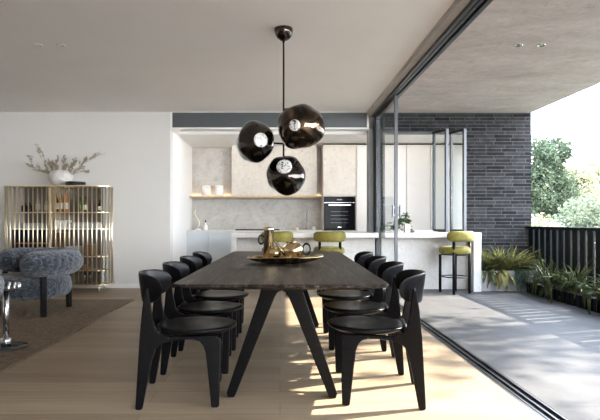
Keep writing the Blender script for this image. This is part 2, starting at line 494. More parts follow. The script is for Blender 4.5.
kitchen_fill = thing('added_fill_light', 'long added fill light hidden behind the kitchen bulkhead', 'light', (.95, 8.46, 2.56))  # unseen fill light, added to brighten the kitchen
B(-2.6, 2.6, -.04, .04, -.05, -.0005).build('housing', M['white'], kitchen_fill)
B(-2.58, 2.58, .0405, .043, -.045, -.005).build('lens', m_emit('added_fill_light_lens', (1, .94, .86), 7), kitchen_fill)
# canisters
can = thing('canister', 'white canister standing left of the other on the oak shelf', 'canister', (-1.46, 10.11, 1.5755), 0, 'white canisters on the shelf')
MB().lathe([(.001, 0), (.08, 0), (.086, .006), (.086, .165), (.08, .17), (.001, .17)], 28).build('body', M['white_ceramic'], can)
MB().lathe([(.001, .172), (.084, .172), (.087, .177), (.085, .20), (.07, .205), (.001, .206)], 28).build('lid', M['white_ceramic'], can)
dup(can, (-1.205, 10.11, 1.5755), 0, 'white canister standing right of the other on the oak shelf')
# cooktop, tap, small counter things
t = thing('cooktop', 'flat black cooktop on the back worktop', 'cooktop', (-.43, 9.92, .9005))
B(-.42, .42, -.22, .22, 0, .022).build('glass_top', M['ovenglass'], t, bevel=.004)
for x in (-.2, .2): MB().lathe([(.001, .022), (.1, .022), (.1, .0228), (.001, .0228)], 24, (x, 0, 0)).build('burner', M['frame'], t)
t = thing('kitchen_tap', 'tall slim tap on the back worktop near the oven', 'tap', (.52, 9.98, .9005))
MB().lathe([(.001, 0), (.03, 0), (.03, .012), (.016, .02), (.001, .02)], 18).build('base', M['chrome'], t)
MB().tube([(0, 0, .02), (0, 0, .33), (0, -.01, .37), (0, -.04, .395), (0, -.09, .40), (0, -.13, .38), (0, -.14, .34)], .014, 10).build('spout', M['chrome'], t)
MB().tube([(.018, 0, .06), (.07, 0, .085)], .007, 8).build('handle', M['chrome'], t)
o = MB().lathe([(.001, 0), (.028, 0), (.032, .01), (.032, .05), (.025, .055), (.001, .055)], 16).build('small_jar', M['brass'], loc=(.33, 9.95, .9005)); tag(o, 'small brass jar on the back worktop left of the tap', 'jar')
o = MB().lathe([(.001, 0), (.03, 0), (.034, .012), (.03, .05), (.024, .07), (.001, .07)], 16).build('soap_pot', M['white_ceramic'], loc=(.66, 9.98, .9005)); tag(o, 'small white pot on the back worktop right of the tap', 'pot')
t = thing('oil_bottle', 'squat white bottle with a dark stopper in the corner of the back worktop', 'bottle', (-1.47, 10.08, .9005))
MB().lathe([(.001, 0), (.04, 0), (.047, .012), (.047, .07), (.03, .1), (.014, .115), (.014, .15), (.001, .15)], 20).build('body', M['white_ceramic'], t)
MB().lathe([(.001, .15), (.013, .15), (.015, .19), (.001, .195)], 12).build('stopper', M['black'], t)
t = thing('twisted_ornament', 'twisted pale ribbon ornament on a round base in the corner of the worktop', 'ornament', (-1.62, 10.1, .9005))
MB().lathe([(.001, 0), (.055, 0), (.055, .02), (.02, .03), (.001, .03)], 20).build('base', M['white_ceramic'], t)
pts = [(-.02 + .045 * math.sin(i / 15 * 5.5), 0, .03 + .37 * i / 15) for i in range(16)]
MB().tube(pts, .008, 8).build('ribbon', M['brass'], t)
# tall units
tw = thing('oven_tower', 'tall oven housing faced in cream stone', 'cabinet', (1.132, 9.985, 0))
def TB(a, b, c, d, e, f): return B(a - 1.132, b - 1.132, c - 9.985, d - 9.985, e, f)
TB(.82, 1.445, 9.73, 10.268, 0, 2.53).build('body', M['cream'], tw)
TB(.822, 1.443, 9.70, 9.728, 1.56, 2.53).build('door', M['cream'], tw, bevel=.002)
TB(.822, 1.443, 9.70, 9.728, .02, .88).build('drawer', M['cream'], tw, bevel=.002)
ov = thing('built_in_oven', 'black built-in glass oven in the cream tower', 'oven', (1.132, 9.70, .895))
B(-.298, .298, 0, .028, .01, .65).build('housing', M['ovenglass'], ov, bevel=.003)
B(-.296, .296, -.012, -.001, .02, .53).build('door', M['ovenglass'], ov, bevel=.003)
B(-.296, .296, -.012, -.001, .54, .645).build('control_panel', M['ovenglass'], ov, bevel=.003)
B(-.21, .21, -.045, -.035, .475, .50).build('handle', M['chrome'], ov, bevel=.003)
for x in (-.19, .175): B(x, x + .015, -.0345, -.0122, .48, .495).build('handle_bracket', M['chrome'], ov)
m = MB()
for k in range(4): m.box(-.17, .17, -.0135, -.0121, .15 + .07 * k, .154 + .07 * k)
m.build('rack', M['frame2'], ov)
m = MB(); m.box(-.035, .035, -.0135, -.0121, .06, .075); m.build('badge', M['chrome'], ov)
B(-.05, .05, -.0135, -.0121, .58, .6).build('display', M['frame2'], ov)
B(-.296, .296, -.0128, -.001, .531, .538).build('trim_line', M['chrome'], ov)
tl = ['tall white cabinet directly right of the oven tower', 'tall white cabinet seen through the sliding glass door',
      'tall white cabinet seen through the servery window, left of its folded panels', 'tall white cabinet at the far right end of the run behind the folded panels']
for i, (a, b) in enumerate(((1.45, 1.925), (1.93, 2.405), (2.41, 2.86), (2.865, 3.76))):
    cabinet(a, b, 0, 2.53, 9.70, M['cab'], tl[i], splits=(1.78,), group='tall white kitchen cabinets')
struct('trim_9', B(.82, 3.76, 9.76, 9.80, 2.53, 2.56), M['black'])

# island (indoor) and bar (outdoor)
t = thing('kitchen_island', 'white stone kitchen island inside with two green stools at it', 'island', (.38, 8.2, 0))
B(-1.125, 1.122, -.44, .48, .825, .90).build('countertop', M['stone'], t, bevel=.004)
B(-1.125, -1.045, -.43, .47, 0, .8245).build('end_panel', M['stone'], t, bevel=.003)
B(-1.0445, 1.122, -.12, .45, 0, .8245).build('front_panel', M['stone'], t)
t = thing('outdoor_bar', 'white stone bar counter on the terrace against the servery window', 'bar', (2.335, 8.03, 0))
B(-.735, .735, -.27, .265, .825, .90).build('countertop', M['stone'], t, bevel=.004)
B(.615, .735, -.26, .26, 0, .8245).build('end_panel', M['stone'], t, bevel=.003)
B(-.725, .6145, .05, .26, 0, .8245).build('front_panel', M['stone'], t)

# ------------------------------------------------------------------ bar stools
def rounded_disc(r, z0, z1, rr, n=7):
    p = [(.001, z0)]
    for i in range(n + 1):
        a = -PI / 2 + PI / 2 * i / n; p.append((r - rr + rr * math.cos(a), z0 + rr + rr * math.sin(a)))
    for i in range(n + 1):
        a = PI / 2 * i / n; p.append((r - rr + rr * math.cos(a), z1 - rr + rr * math.sin(a)))
    p.append((.001, z1)); return p
def make_stool(label):
    t = thing('bar_stool', label, 'stool', (0, 0, 0), 0, 'green velvet bar stools')
    MB().lathe(rounded_disc(.232, .585, .70, .055), 40).build('seat', M['green'], t)
    MB().lathe([(.001, .57), (.2, .57), (.2, .586), (.001, .586)], 32).build('seat_plate', M['black'], t)
    def back(u, v):
        # u along the arc, v around the section
        a = (u - .5) * 2
        e = max(0, 1 - abs(a) ** 7) ** .5
        th = PI + a * R(70)
        w = 2 * PI * v
        cx = abs(math.cos(w)) ** .75 * (1 if math.cos(w) > 0 else -1); cz = abs(math.sin(w)) ** .75 * (1 if math.sin(w) > 0 else -1)
        rr = .232 + .047 * cx * max(e, .02); z = .855 + .078 * cz * max(e, .02)
        return (rr * math.cos(th), rr * math.sin(th), z)
    MB().grid(back, 41, 24, closev=True).build('backrest', M['green'], t)
    L = .148
    for sx, sy in ((1, 1), (1, -1)): MB().tube([(sx * L, sy * L, 0), (sx * L, sy * L, .575)], .021, 14).build('leg', M['black'], t)
    for sy in (1, -1): MB().tube([(-L, sy * L, 0), (-L, sy * L, .80)], .021, 14).build('leg', M['black'], t)
    MB().grid(lambda u, v: ((.187 + .008 * math.cos(2 * PI * v)) * math.cos(2 * PI * u), (.187 + .008 * math.cos(2 * PI * v)) * math.sin(2 * PI * u), .245 + .008 * math.sin(2 * PI * v)), 40, 8, True, True).build('footrest', M['black'], t)
    return t
s0 = make_stool('green velvet bar stool on the terrace beside the outdoor bar')
s0.location = (2.63, 7.68, 0); s0.rotation_euler = (0, 0, R(113))
dup(s0, (.725, 7.55, 0), R(90), 'green velvet bar stool at the island nearer the sliding door')
dup(s0, (-.04, 7.55, 0), R(90), 'green velvet bar stool at the island behind the tall gold jug')

# ------------------------------------------------------------------ dining table
TX, TY = .036, 4.225
t = thing('dining_table', 'long dark oak dining table on black splayed trestle legs', 'table', (TX, TY, 0), R(-1.3))
def rrect(hx, hy, r, n=6, boat=0):
    p = []
    for (sx, sy, a0) in ((1, 1, 0), (-1, 1, PI / 2), (-1, -1, PI), (1, -1, 1.5 * PI)):
        for i in range(n + 1):
            a = a0 + PI / 2 * i / n
            p.append((sx * (hx - r) + r * math.cos(a), sy * (hy - r) + r * math.sin(a)))
    return p
m = MB(); rings = []
for (ins, z) in ((.11, .702), (.10, .700), (.004, .722), (0, .726), (0, .737), (.003, .74)):
    rings.append([(x, y, z) for (x, y) in rrect(.59 - ins, 1.5 - ins, .07)])
n = len(rings[0]); vs = [p for r in rings for p in r]; fs = []
for i in range(len(rings) - 1):
    for k in range(n): k2 = (k + 1) % n; fs.append((i * n + k, i * n + k2, (i + 1) * n + k2, (i + 1) * n + k))
fs.append(list(range(n))[::-1]); fs.append([(len(rings) - 1) * n + k for k in range(n)])
m.add(vs, fs); m.build('tabletop', M['table'], t)
for yy in (-1.08, 1.0):
    for s in (-1, 1):
        # outline of one leg, foot splayed outwards, flared at the top into the cross bar
        pts = [(s * .292, 0), (s * .332, .0), (s * .338, .03), (s * .158, .56), (s * .132, .64), (s * .13, .665), (s * .16, .682), (s * .26, .70),
               (0, .70), (0, .652), (s * .012, .652), (s * .028, .64), (s * .045, .61), (s * .282, .02)]
        if s < 0: pts = pts[::-1]
        MB().prism(pts, yy - .034, yy + .034, 'xz').build('leg', M['chair'], t, bevel=.012, seg=3)
B(-.03, .03, -1.046, .966, .665, .70).build('stretcher', M['chair'], t, bevel=.004)

# ------------------------------------------------------------------ dining chairs (facing local +x)
def make_chair(label):
    t = thing('dining_chair', label, 'chair', (0, 0, 0), 0, 'black dining chairs around the table')
    MB().lathe([(.001, .398), (.15, .399), (.20, .406), (.238, .424), (.246, .435), (.243, .443), (.225, .446), (.16, .439), (.001, .433)], 48, (.108, 0, 0), 1, .95).build('seat', M['chair'], t)
    def back(u, v):
        a = (u - .5) * 2
        th = PI + a * R(77)
        e = max(0.0, 1 - abs(a) ** 6) ** .5
        w = 2 * PI * v
        c, s_ = math.cos(w), math.sin(w)
        c = abs(c) ** .6 * (1 if c > 0 else -1); s_ = abs(s_) ** .35 * (1 if s_ > 0 else -1)
        zc = .678 + .006 * a * a; hz = (.092 - .014 * a * a) * max(e, .03)
        z = zc + hz * s_
        rr = .010 * c * max(e, .2) + .13 * (z - .70)
        return (-.03 + (.203 + rr) * math.cos(th), (.228 + rr * .8) * math.sin(th), z)
    MB().grid(back, 61, 28, closev=True).build('backrest', M['chair'], t)
    MB().tube([(-.115, -.205, .427), (-.115, .205, .427)], .021, 14).build('cross_bar', M['chair'], t)
    for s in (-1, 1):
        def sh(p, s=s): return (p[0], p[1] + s * (.0 - .045 * p[2] / .45 if p[2] < .45 else -.045 + .052 * (p[2] - .45) / .25), p[2])
        y0, y1 = s * .217, s * .253
        front = [(.205, .008), (.212, 0), (.243, 0), (.252, .01), (.262, .36), (.255, .392), (.235, .408), (.10, .408), (.10, .388), (.135, .376), (.158, .35), (.172, .31)]
        rear = [(-.226, .01), (-.218, 0), (-.192, 0), (-.184, .008), (-.138, .27), (-.118, .335), (-.09, .365), (-.04, .378), (-.04, .408), (-.10, .428), (-.122, .46),
                (-.140, .55), (-.150, .685), (-.158, .697), (-.170, .685), (-.192, .56), (-.208, .40)]
        rail = [(-.045, .378), (.03, .386), (.105, .388), (.105, .407), (-.045, .407)]
        MB().prism(front, y0, y1, 'xz', f=sh).build('leg', M['chair'], t, bevel=.009, seg=3)
        MB().prism(rear, y0, y1, 'xz', f=sh).build('leg', M['chair'], t, bevel=.009, seg=3)
        MB().prism(rail, y0 + s * .004, y1 - s * .004, 'xz', f=sh).build('side_rail', M['chair'], t, bevel=.006)
    return t
c0 = make_chair('black wooden dining chair on the left side, nearest the camera')
c0.location = (-.624, 3.178, 0); c0.rotation_euler = (0, 0, R(5))
LY = [3.83, 4.48, 5.13]
ll = ['black wooden dining chair on the left side, second from the camera', 'black wooden dining chair on the left side, third from the camera', 'black wooden dining chair on the left side, farthest from the camera']
for i in range(3): dup(c0, (-.628, LY[i], 0), R((3, 2, 2)[i]), ll[i])
rl = ['black wooden dining chair on the right side, nearest the camera', 'black wooden dining chair on the right side, second from the camera', 'black wooden dining chair on the right side, third from the camera', 'black wooden dining chair on the right side, farthest from the camera']
for i in range(4): dup(c0, ((.652, .675, .68, .685)[i], (3.19, 3.84, 4.48, 5.13)[i], 0), R(180 - (9.5, 7, 5, 4)[i]), rl[i])

# ------------------------------------------------------------------ tea set on the table
TZ = .7405
t = thing('serving_tray', 'long gold leaf-shaped tray on the dining table', 'tray', (.008, 4.12, TZ), R(-17))
def tray(u, v):
    a = 2 * PI * u; r = v
    lx = .315 * (1 + .10 * math.cos(a)) ; ly = .18 * (1 + .12 * math.sin(2 * a))
    x = lx * r * math.cos(a); y = ly * r * math.sin(a)
    z = .008 + .042 * r ** 4 + (.018 * max(0, math.cos(a)) * r ** 4) + .006 * math.sin(3 * a) * r ** 3
    return (x, y, z)
m = MB().grid(tray, 48, 12, closeu=True)
o = m.build('dish', M['gold'], t, fixn=False); so = o.modifiers.new('solid', 'SOLIDIFY'); so.thickness = .006; so.offset = 1
MB().lathe([(.001, 0), (.10, 0), (.11, .008), (.001, .009)], 32, (0, 0, 0), 1.3, .7).build('foot', M['black'], t)
TT = TZ + .0165
def ring(m, c, r, th, n=28, sz=1.15, y=0):
    return m.grid(lambda u, v: (c[0] + (r + th * math.cos(2 * PI * v)) * math.cos(2 * PI * u), y + th * math.sin(2 * PI * v), c[1] + sz * (r + th * math.cos(2 * PI * v)) * math.sin(2 * PI * u)), n, 8, True, True)
t = thing('coffee_jug', 'tall cylindrical gold jug with a black ring handle on the tray', 'jug', (-.095, 4.29, TT))
MB().lathe([(.001, 0), (.046, 0), (.047, .005), (.045, .215), (.048, .225), (.044, .232), (.040, .228), (.001, .226)], 32).build('body', M['gold'], t)
MB().lathe([(.001, .2265), (.038, .2265), (.038, .234), (.008, .238), (.001, .239)], 24).build('lid', M['gold'], t)
ring(MB(), (-.066, .145), .024, .0055, sz=1.3).build('handle', M['black'], t)
t = thing('sugar_bowl', 'small round gold bowl between jug and teapot on the tray', 'bowl', (-.040, 4.20, TT + .004))
MB().lathe([(.001, 0), (.024, 0), (.026, .006), (.042, .028), (.046, .05), (.040, .074), (.030, .084), (.001, .085)], 28).build('body', M['gold'], t)
MB().lathe([(.001, .0855), (.031, .0855), (.024, .094), (.006, .097), (.008, .106), (.001, .108)], 20).build('lid', M['gold'], t)
t = thing('teapot', 'round gold teapot with a black ring handle on the tray', 'teapot', (.105, 4.16, TT + .004))
MB().lathe([(.001, 0), (.045, 0), (.05, .006), (.068, .028), (.078, .055), (.074, .085), (.05, .108), (.03, .113), (.001, .114)], 36).build('body', M['gold'], t)
MB().lathe([(.001, .1145), (.035, .1145), (.028, .121), (.006, .124), (.009, .132), (.001, .134)], 20).build('lid', M['gold'], t)
MB().tube([(-.060, 0, .045), (-.095, 0, .07), (-.118, 0, .105), (-.135, 0, .12)], [.018, .013, .009, .008], 12).build('spout', M['gold'], t)
ring(MB(), (.103, .07), .028, .0055, sz=1.25).build('handle', M['black'], t)
t = thing('tea_cup', 'small shallow gold cup in front of the teapot spout', 'cup', (.035, 4.08, TT + .003))
MB().lathe([(.001, 0), (.022, 0), (.025, .004), (.042, .026), (.045, .034), (.041, .034), (.02, .01), (.001, .009)], 24).build('bowl', M['gold'], t)
MB().lathe([(.001, -.001), (.05, -.001), (.055, .002), (.001, .0005)], 24).build('saucer', M['gold'], t)

for o in list(col.objects):
    if o.name == 'coffee_jug': o.scale = (.96, .96, 1.15)
    if o.name == 'teapot': o.scale = (1.08, 1.08, 1.28)
    if o.name == 'sugar_bowl': o.scale = (1.15, 1.15, 1.1)
# ------------------------------------------------------------------ pendant lamp
t = thing('pendant_lamp', 'cluster pendant with three lumpy smoked-mirror glass globes', 'lamp', (.033, 4.67, CZ))
PX, PY = .033, 4.67
MB().lathe([(.001, -.001), (.086, -.001), (.087, -.01), (.084, -.035), (.074, -.065), (.055, -.09), (.03, -.107), (.012, -.112), (.012, -.125), (.001, -.125)], 32).build('canopy', M['smoke'], t)
MB().tube([(0, 0, -.12), (0, 0, -1.32)], .0085, 10).build('rod', M['black'], t)
def zpix(y, Y): return H + (221 - y) * Y / F
def xpix(x, Y): return (x - 280) * Y / F
zarm = zpix(143.5, PY) - CZ
MB().tube([(.0, 0, zarm), (-.10, -.02, zarm)], .008, 8).build('arm', M['black'], t)
MB().tube([(.0, 0, -.74), (.09, -.09, -.74)], .008, 8).build('arm', M['black'], t)
def globe(px, py, Y, wpx, hpx, seed, disc, tilt=0):
    sc_ = F / Y; c = Vector((xpix(px, Y) - PX, Y - PY, zpix(py, Y) - CZ)); rx = wpx / sc_ / 2; rz = hpx / sc_ / 2
    bm = bmesh.new(); bmesh.ops.create_icosphere(bm, subdivisions=5, radius=1)
    for v in bm.verts:
        d = v.co.normalized()
        k = 1 + .13 * noise.noise(d * 1.25 + Vector((seed, 0, 0))) + .015 * noise.noise(d * 2.6 + Vector((0, seed, 3)))
        v.co = d * k
    # normalise extents to the measured width and height
    xs = [v.co.x for v in bm.verts]; zs = [v.co.z for v in bm.verts]
    rot = Matrix.Rotation(tilt, 4, 'Y')
    for v in bm.verts:
        p = Vector(((v.co.x - (max(xs) + min(xs)) / 2) / (max(xs) - min(xs)) * 2 * rx, v.co.y * rx, (v.co.z - (max(zs) + min(zs)) / 2) / (max(zs) - min(zs)) * 2 * rz))
        v.co = rot @ p
    me = bpy.data.meshes.new('globe'); bm.to_mesh(me)
    o = bpy.data.objects.new('glass_globe', me); col.objects.link(o); me.materials.append(M['smoke2'] if px > 300 else M['smoke'])
    me.polygons.foreach_set('use_smooth', [True] * len(me.polygons)); o.parent = t; o.location = c
    # lens-like diffuser where the globe opens, reflections painted into its colour
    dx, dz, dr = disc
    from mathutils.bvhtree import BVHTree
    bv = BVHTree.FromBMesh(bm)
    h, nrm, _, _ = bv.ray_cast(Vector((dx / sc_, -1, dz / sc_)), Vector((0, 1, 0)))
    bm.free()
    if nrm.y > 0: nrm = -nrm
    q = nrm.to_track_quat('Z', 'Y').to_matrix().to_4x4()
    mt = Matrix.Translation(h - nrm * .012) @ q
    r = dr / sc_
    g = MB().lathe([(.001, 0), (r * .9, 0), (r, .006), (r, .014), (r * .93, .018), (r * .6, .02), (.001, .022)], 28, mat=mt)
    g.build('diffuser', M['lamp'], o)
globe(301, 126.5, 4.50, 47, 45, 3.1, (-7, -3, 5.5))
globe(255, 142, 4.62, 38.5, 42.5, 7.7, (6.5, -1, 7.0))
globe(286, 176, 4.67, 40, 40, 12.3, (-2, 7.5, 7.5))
# downlights
def downlight(x, y, lab, body):
    o = thing('downlight', lab, 'light', (x, y, CZ), 0, 'recessed ceiling downlights')
    MB().lathe([(.030, -.0005), (.045, -.0005), (.045, -.006), (.036, -.008), (.030, -.004)], 24).build('rim', M['white'] if body else M['chrome'], o)
    MB().lathe([(.001, -.0005), (.029, -.0005), (.029, -.003), (.001, -.003)], 20).build('lens', M['bud'] if body else M['downlight'], o)
downlight(xpix(38, 5.1), 5.1, 'recessed ceiling spot above the lounge, farther from the table', True)
downlight(xpix(61, 5.1), 5.1, 'recessed ceiling spot above the lounge, nearer the table', True)
downlight(xpix(518, 5.1), 5.1, 'recessed terrace soffit spot nearer the sliding door track', False)
downlight(xpix(541, 5.1), 5.1, 'recessed terrace soffit spot nearer the fence', False)

# ------------------------------------------------------------------ rug, armchairs, side table
o = B(-6.2, -1.98, 2.9, 6.95, .0, .014).build('jute_rug', M['rug'], bevel=.004); tag(o, 'large brown woven jute rug under the armchairs', 'rug')
def fluff(p, amp, f, seed=0):
    p = Vector(p); return amp * (noise.noise(p * f + Vector((seed, 0, 0))) + .55 * noise.noise(p * f * 2.3 + Vector((0, seed, 0))))
def make_armchair(label):
    t = thing('armchair', label, 'armchair', (0, 0, 0), 0, 'round boucle armchairs')   # faces local -x
    Rm = .435; r = .150; A = R(122); arm = .0
    def roll(u, v):
        a = (u - .5) * 2 * A
        e = max(0.0, 1 - abs((u - .5) * 2) ** 14) ** .5
        w = 2 * PI * v; rr = r * max(e, .02)
        p = Vector(((Rm + rr * math.cos(w)) * math.cos(a), (Rm + rr * math.cos(w)) * math.sin(a), .60 + rr * .98 * math.sin(w)))
        n = Vector((math.cos(w) * math.cos(a), math.cos(w) * math.sin(a), math.sin(w)))
        return tuple(p + n * fluff(p, .012, 26) * (1 if e > .3 else 0))
    MB().grid(roll, 170, 64, closev=True).build('back_roll', M['boucle'], t)
    def seat(u, v):
        a = 2 * PI * u; q = v * 2 - 1        # -1 bottom .. 1 top
        w = q * PI / 2
        rr = .30 + .155 * abs(math.cos(w)) ** .5 if abs(q) < 1 else .30
        rr *= min(1, (1 - abs(q)) * 6) ** .5 if abs(q) > .833 else 1
        z = .325 + .13 * (abs(math.sin(w)) ** .8) * (1 if q > 0 else -1)
        p = Vector((rr * math.cos(a), rr * math.sin(a), z))
        n = Vector((math.cos(w) * math.cos(a), math.cos(w) * math.sin(a), math.sin(w)))
        return tuple(p + n * fluff(p, .012, 26, 5))
    MB().grid(seat, 120, 44, closeu=True).build('seat_cushion', M['boucle'], t)
    for x, y, sx in ((-.014, -.467, 1), (.467, .014, 1), (-.141, .424, 1), (-.36, -.05, -1)):
        if 1:
            MB().prism([(x - .028, y - .028), (x + .028, y - .028), (x + .028, y + .028), (x - .028, y + .028)], .014, .47 if sx > 0 else .30, 'xy').build('leg', M['black'], t, bevel=.006)
    return t
a0 = make_armchair('blue-grey boucle armchair in front of the brass drinks cabinet')
a0.location = (-2.945, 6.0, 0); a0.rotation_euler = (0, 0, R(45))
dup(a0, (-2.56, 3.50, 0), R(35), 'blue-grey boucle armchair at the left edge, only its rounded back roll showing')
t = thing('side_table', 'small chrome pedestal side table with a studded rim at the left edge', 'side table', (-2.31, 4.30, .0145))
MB().lathe([(.001, 0), (.165, 0), (.168, .006), (.165, .012), (.001, .013)], 40).build('base', M['disc'], t)
MB().lathe([(.001, .0132), (.042, .0132), (.042, .075), (.036, .08), (.001, .08)], 24).build('collar', M['chrome'], t)
MB().tube([(0, 0, .08), (0, 0, .49)], .024, 20).build('stem', M['chrome'], t)
MB().lathe([(.001, .488), (.115, .488), (.118, .494), (.115, .50), (.001, .50)], 36).build('tabletop', M['disc'], t)
for k in range(14):
    a = 2 * PI * k / 14; MB().lathe([(.001, .4985), (.0085, .4985), (.0095, .505), (.0085, .538), (.001, .542)], 10, (.105 * math.cos(a), .105 * math.sin(a), 0)).build('stud', M['chrome'], t)

# ------------------------------------------------------------------ brass drinks cabinet
CX, CY = -3.42, 7.90
hl, hd = .825, .21
def stadium(hl, hd, n=14):
    p = []
    r = hd
    for i in range(n + 1):
        a = -PI / 2 + PI * i / n; p.append((hl - r + r * math.cos(a), r * math.sin(a)))
    for i in range(n + 1):
        a = PI / 2 + PI * i / n; p.append((-hl + r + r * math.cos(a), r * math.sin(a)))
    return p
t = thing('drinks_cabinet', 'brass drinks cabinet with rounded ends and a vertical rod screen', 'cabinet', (CX, CY, 0))
for nm, z0, z1, mat in (('top_plate', 1.60, 1.62, 'brass'), ('base_plate', .10, .118, 'brass')):
    MB().prism(stadium(hl, hd), z0, z1, 'xy').build(nm, M[mat], t, bevel=.003)
for z in (1.205, .95, .53, .32):
    MB().prism(stadium(hl - .022, hd - .022), z, z + .012, 'xy').build('shelf', M['brass'], t)
def at_perim(s):
    L1 = 2 * (hl - hd); rr = hd - .012; La = PI * rr
    s %= (2 * L1 + 2 * La)
    if s < L1: return (-(hl - hd) + s, -rr)
    s -= L1
    if s < La: a = -PI / 2 + s / rr; return (hl - hd + rr * math.cos(a), rr * math.sin(a))
    s -= La
    if s < L1: return ((hl - hd) - s, rr)
    s -= L1; a = PI / 2 + s / rr; return (-(hl - hd) + rr * math.cos(a), rr * math.sin(a))
m = MB(); tot = 4 * (hl - hd) + 2 * PI * (hd - .012); N = 54
for k in range(N):
    x, y = at_perim(tot * k / N + .03); m.tube([(x, y, .118), (x, y, 1.60)], .0095, 8)
m.build('rod_screen', M['brass'], t)
m = MB()
for x in (-.070, -.047): m.box(x, x + .017, -hd + .0, -hd + .018, .118, 1.60)
m.build('door_stile', M['brass'], t)
MB().box(-.066, -.034, -hd - .012, -hd - .001, 1.19, 1.25).build('latch', M['brass'], t)
for x in (-.66, .66):
    for y in (-.13, .13): MB().tube([(x, y, 0), (x, y, .10)], .014, 10).build('foot', M['brass'], t)
B(-.62, .62, .165, .172, .118, 1.60).build('back_panel', plain('bronze_mirror', (.20, .19, .175), .4, metal=.6), t)
B(-.058, -.042, -.18, .16, .118, 1.60).build('divider', M['brass'], t)
def inbox(x0, x1, y0, y1, z0, z1, nm, mat, lab, cat):
    cx, cy = (x0 + x1) / 2, (y0 + y1) / 2
    o = B(x0 - cx, x1 - cx, y0 - cy, y1 - cy, 0, z1 - z0).build(nm, M[mat], loc=(CX + cx, CY + cy, z0), bevel=.003); return tag(o, lab, cat)
wb = thing('wine_rack', 'black wine rack with two orange wooden slats in the cabinet', 'wine rack', (CX - .375, CY + .02, .5425))
m = B(-.29, .29, .10, .12, 0, .40); m.box(-.29, -.27, -.14, .10, 0, .40); m.box(.27, .29, -.14, .10, 0, .40); m.box(-.27, .27, -.14, .10, .385, .40); m.box(-.27, .27, -.14, .10, 0, .015)
m.build('casing', M['winebox'], wb)
for z in (.09, .19): B(-.265, .265, -.14, -.12, z, z + .016).build('slat', M['copper'], wb)
inbox(-.03, .15, -.10, .12, .9625, 1.09, 'storage_box', 'white_ceramic', 'pale box standing right of the middle post on the second shelf', 'box')
inbox(-.55, -.18, -.10, .12, .9625, 1.05, 'storage_box', 'bottle_pale', 'long low grey box on the second shelf above the wine rack', 'box')
inbox(.20, .62, -.10, .10, .9625, 1.06, 'storage_box', 'bottle_pale', 'long grey box at the right end of the second shelf', 'box')
inbox(-.03, .12, -.10, .14, .5425, .90, 'wooden_case', 'walnut', 'upright brown wooden case right of the wine rack', 'case')
inbox(.14, .34, -.10, .10, .5425, .70, 'storage_box', 'bottle_pale', 'small grey box right of the wooden case', 'box')
inbox(.42, .56, -.09, .09, .5425, .72, 'storage_box', 'walnut', 'small brown box at the right on the third shelf', 'box')
inbox(.15, .50, -.08, .10, .3325, .40, 'storage_box', 'walnut', 'flat brown box on the lowest shelf of the cabinet', 'box')
def bottle(x, y, z, r, h, mat, lab, neck='black', label=True, group='bottles in the drinks cabinet'):
    o = thing('liquor_bottle', lab, 'bottle', (CX + x, CY + y, z), 0, group)
    h *= 1.12; b = h * .58
    MB().lathe([(.001, 0), (r * .92, 0), (r, .006), (r, b), (r * .8, b + .25 * (h - b)), (r * .36, b + .5 * (h - b)), (r * .33, h * .9), (.001, h * .9)], 18).build('glass', M[mat], o)
    MB().lathe([(.001, h * .902), (r * .42, h * .902), (r * .42, h), (.001, h)], 14).build('stopper', M[neck], o)
    if label: MB().lathe([(r * 1.005, b * .25), (r * 1.02, b * .26), (r * 1.02, b * .8), (r * 1.005, b * .81)], 18).build('label', M['label'], o)
S1 = 1.2185
def bx_(px): return (px - 280) * 7.85 / F - CX
bottle(bx_(22.8), 0, S1, .045, .13, 'bottle_dark', 'squat black bottle, the leftmost bottle on the top shelf', label=False)
bottle(bx_(27), .03, S1, .042, .13, 'bottle_dark', 'squat black bottle touching the leftmost one on the top shelf', label=False)
bottle(bx_(36.5), 0, S1, .035, .24, 'bottle_pale', 'tall pale bottle with a pink cap in the left half of the top shelf', 'pinkcap')
bottle(bx_(45), 0, S1, .032, .20, 'bottle_pale', 'pale bottle with a dark cap just left of the middle post', 'black')
bottle(bx_(54.5), 0, S1, .035, .27, 'bottle_green', 'tall olive bottle just right of the middle post', 'pinkcap')
bottle(bx_(59.3), .0, S1, .033, .27, 'bottle_amber', 'tall amber bottle in the middle of the group of three', 'pinkcap')
bottle(bx_(64.5), 0, S1, .036, .28, 'bottle_amber', 'tall amber bottle with a pale label at the right of the three', 'pinkcap')
bottle(bx_(78.5), 0, S1, .038, .20, 'bottle_green', 'dark green bottle in the right half of the top shelf', 'bottle_green', False)
bottle(bx_(84), 0, S1, .036, .21, 'bottle_green', 'dark green labelled bottle beside the plain green one', 'black')
bottle(bx_(99), 0, S1, .032, .17, 'bottle_dark', 'small dark bottle at the right end of the top shelf', 'black')
for i, px in enumerate((83, 88.5, 101)):
    bottle(bx_(px), .0, .1185, .036, .185, ('bottle_dark', 'bottle_dark', 'bottle_pale')[i], ('dark bottle at the bottom of the cabinet behind the armchair back', 'dark bottle at the bottom of the cabinet, second from the armchair', 'pale bottle at the bottom right end of the cabinet')[i], label=False)
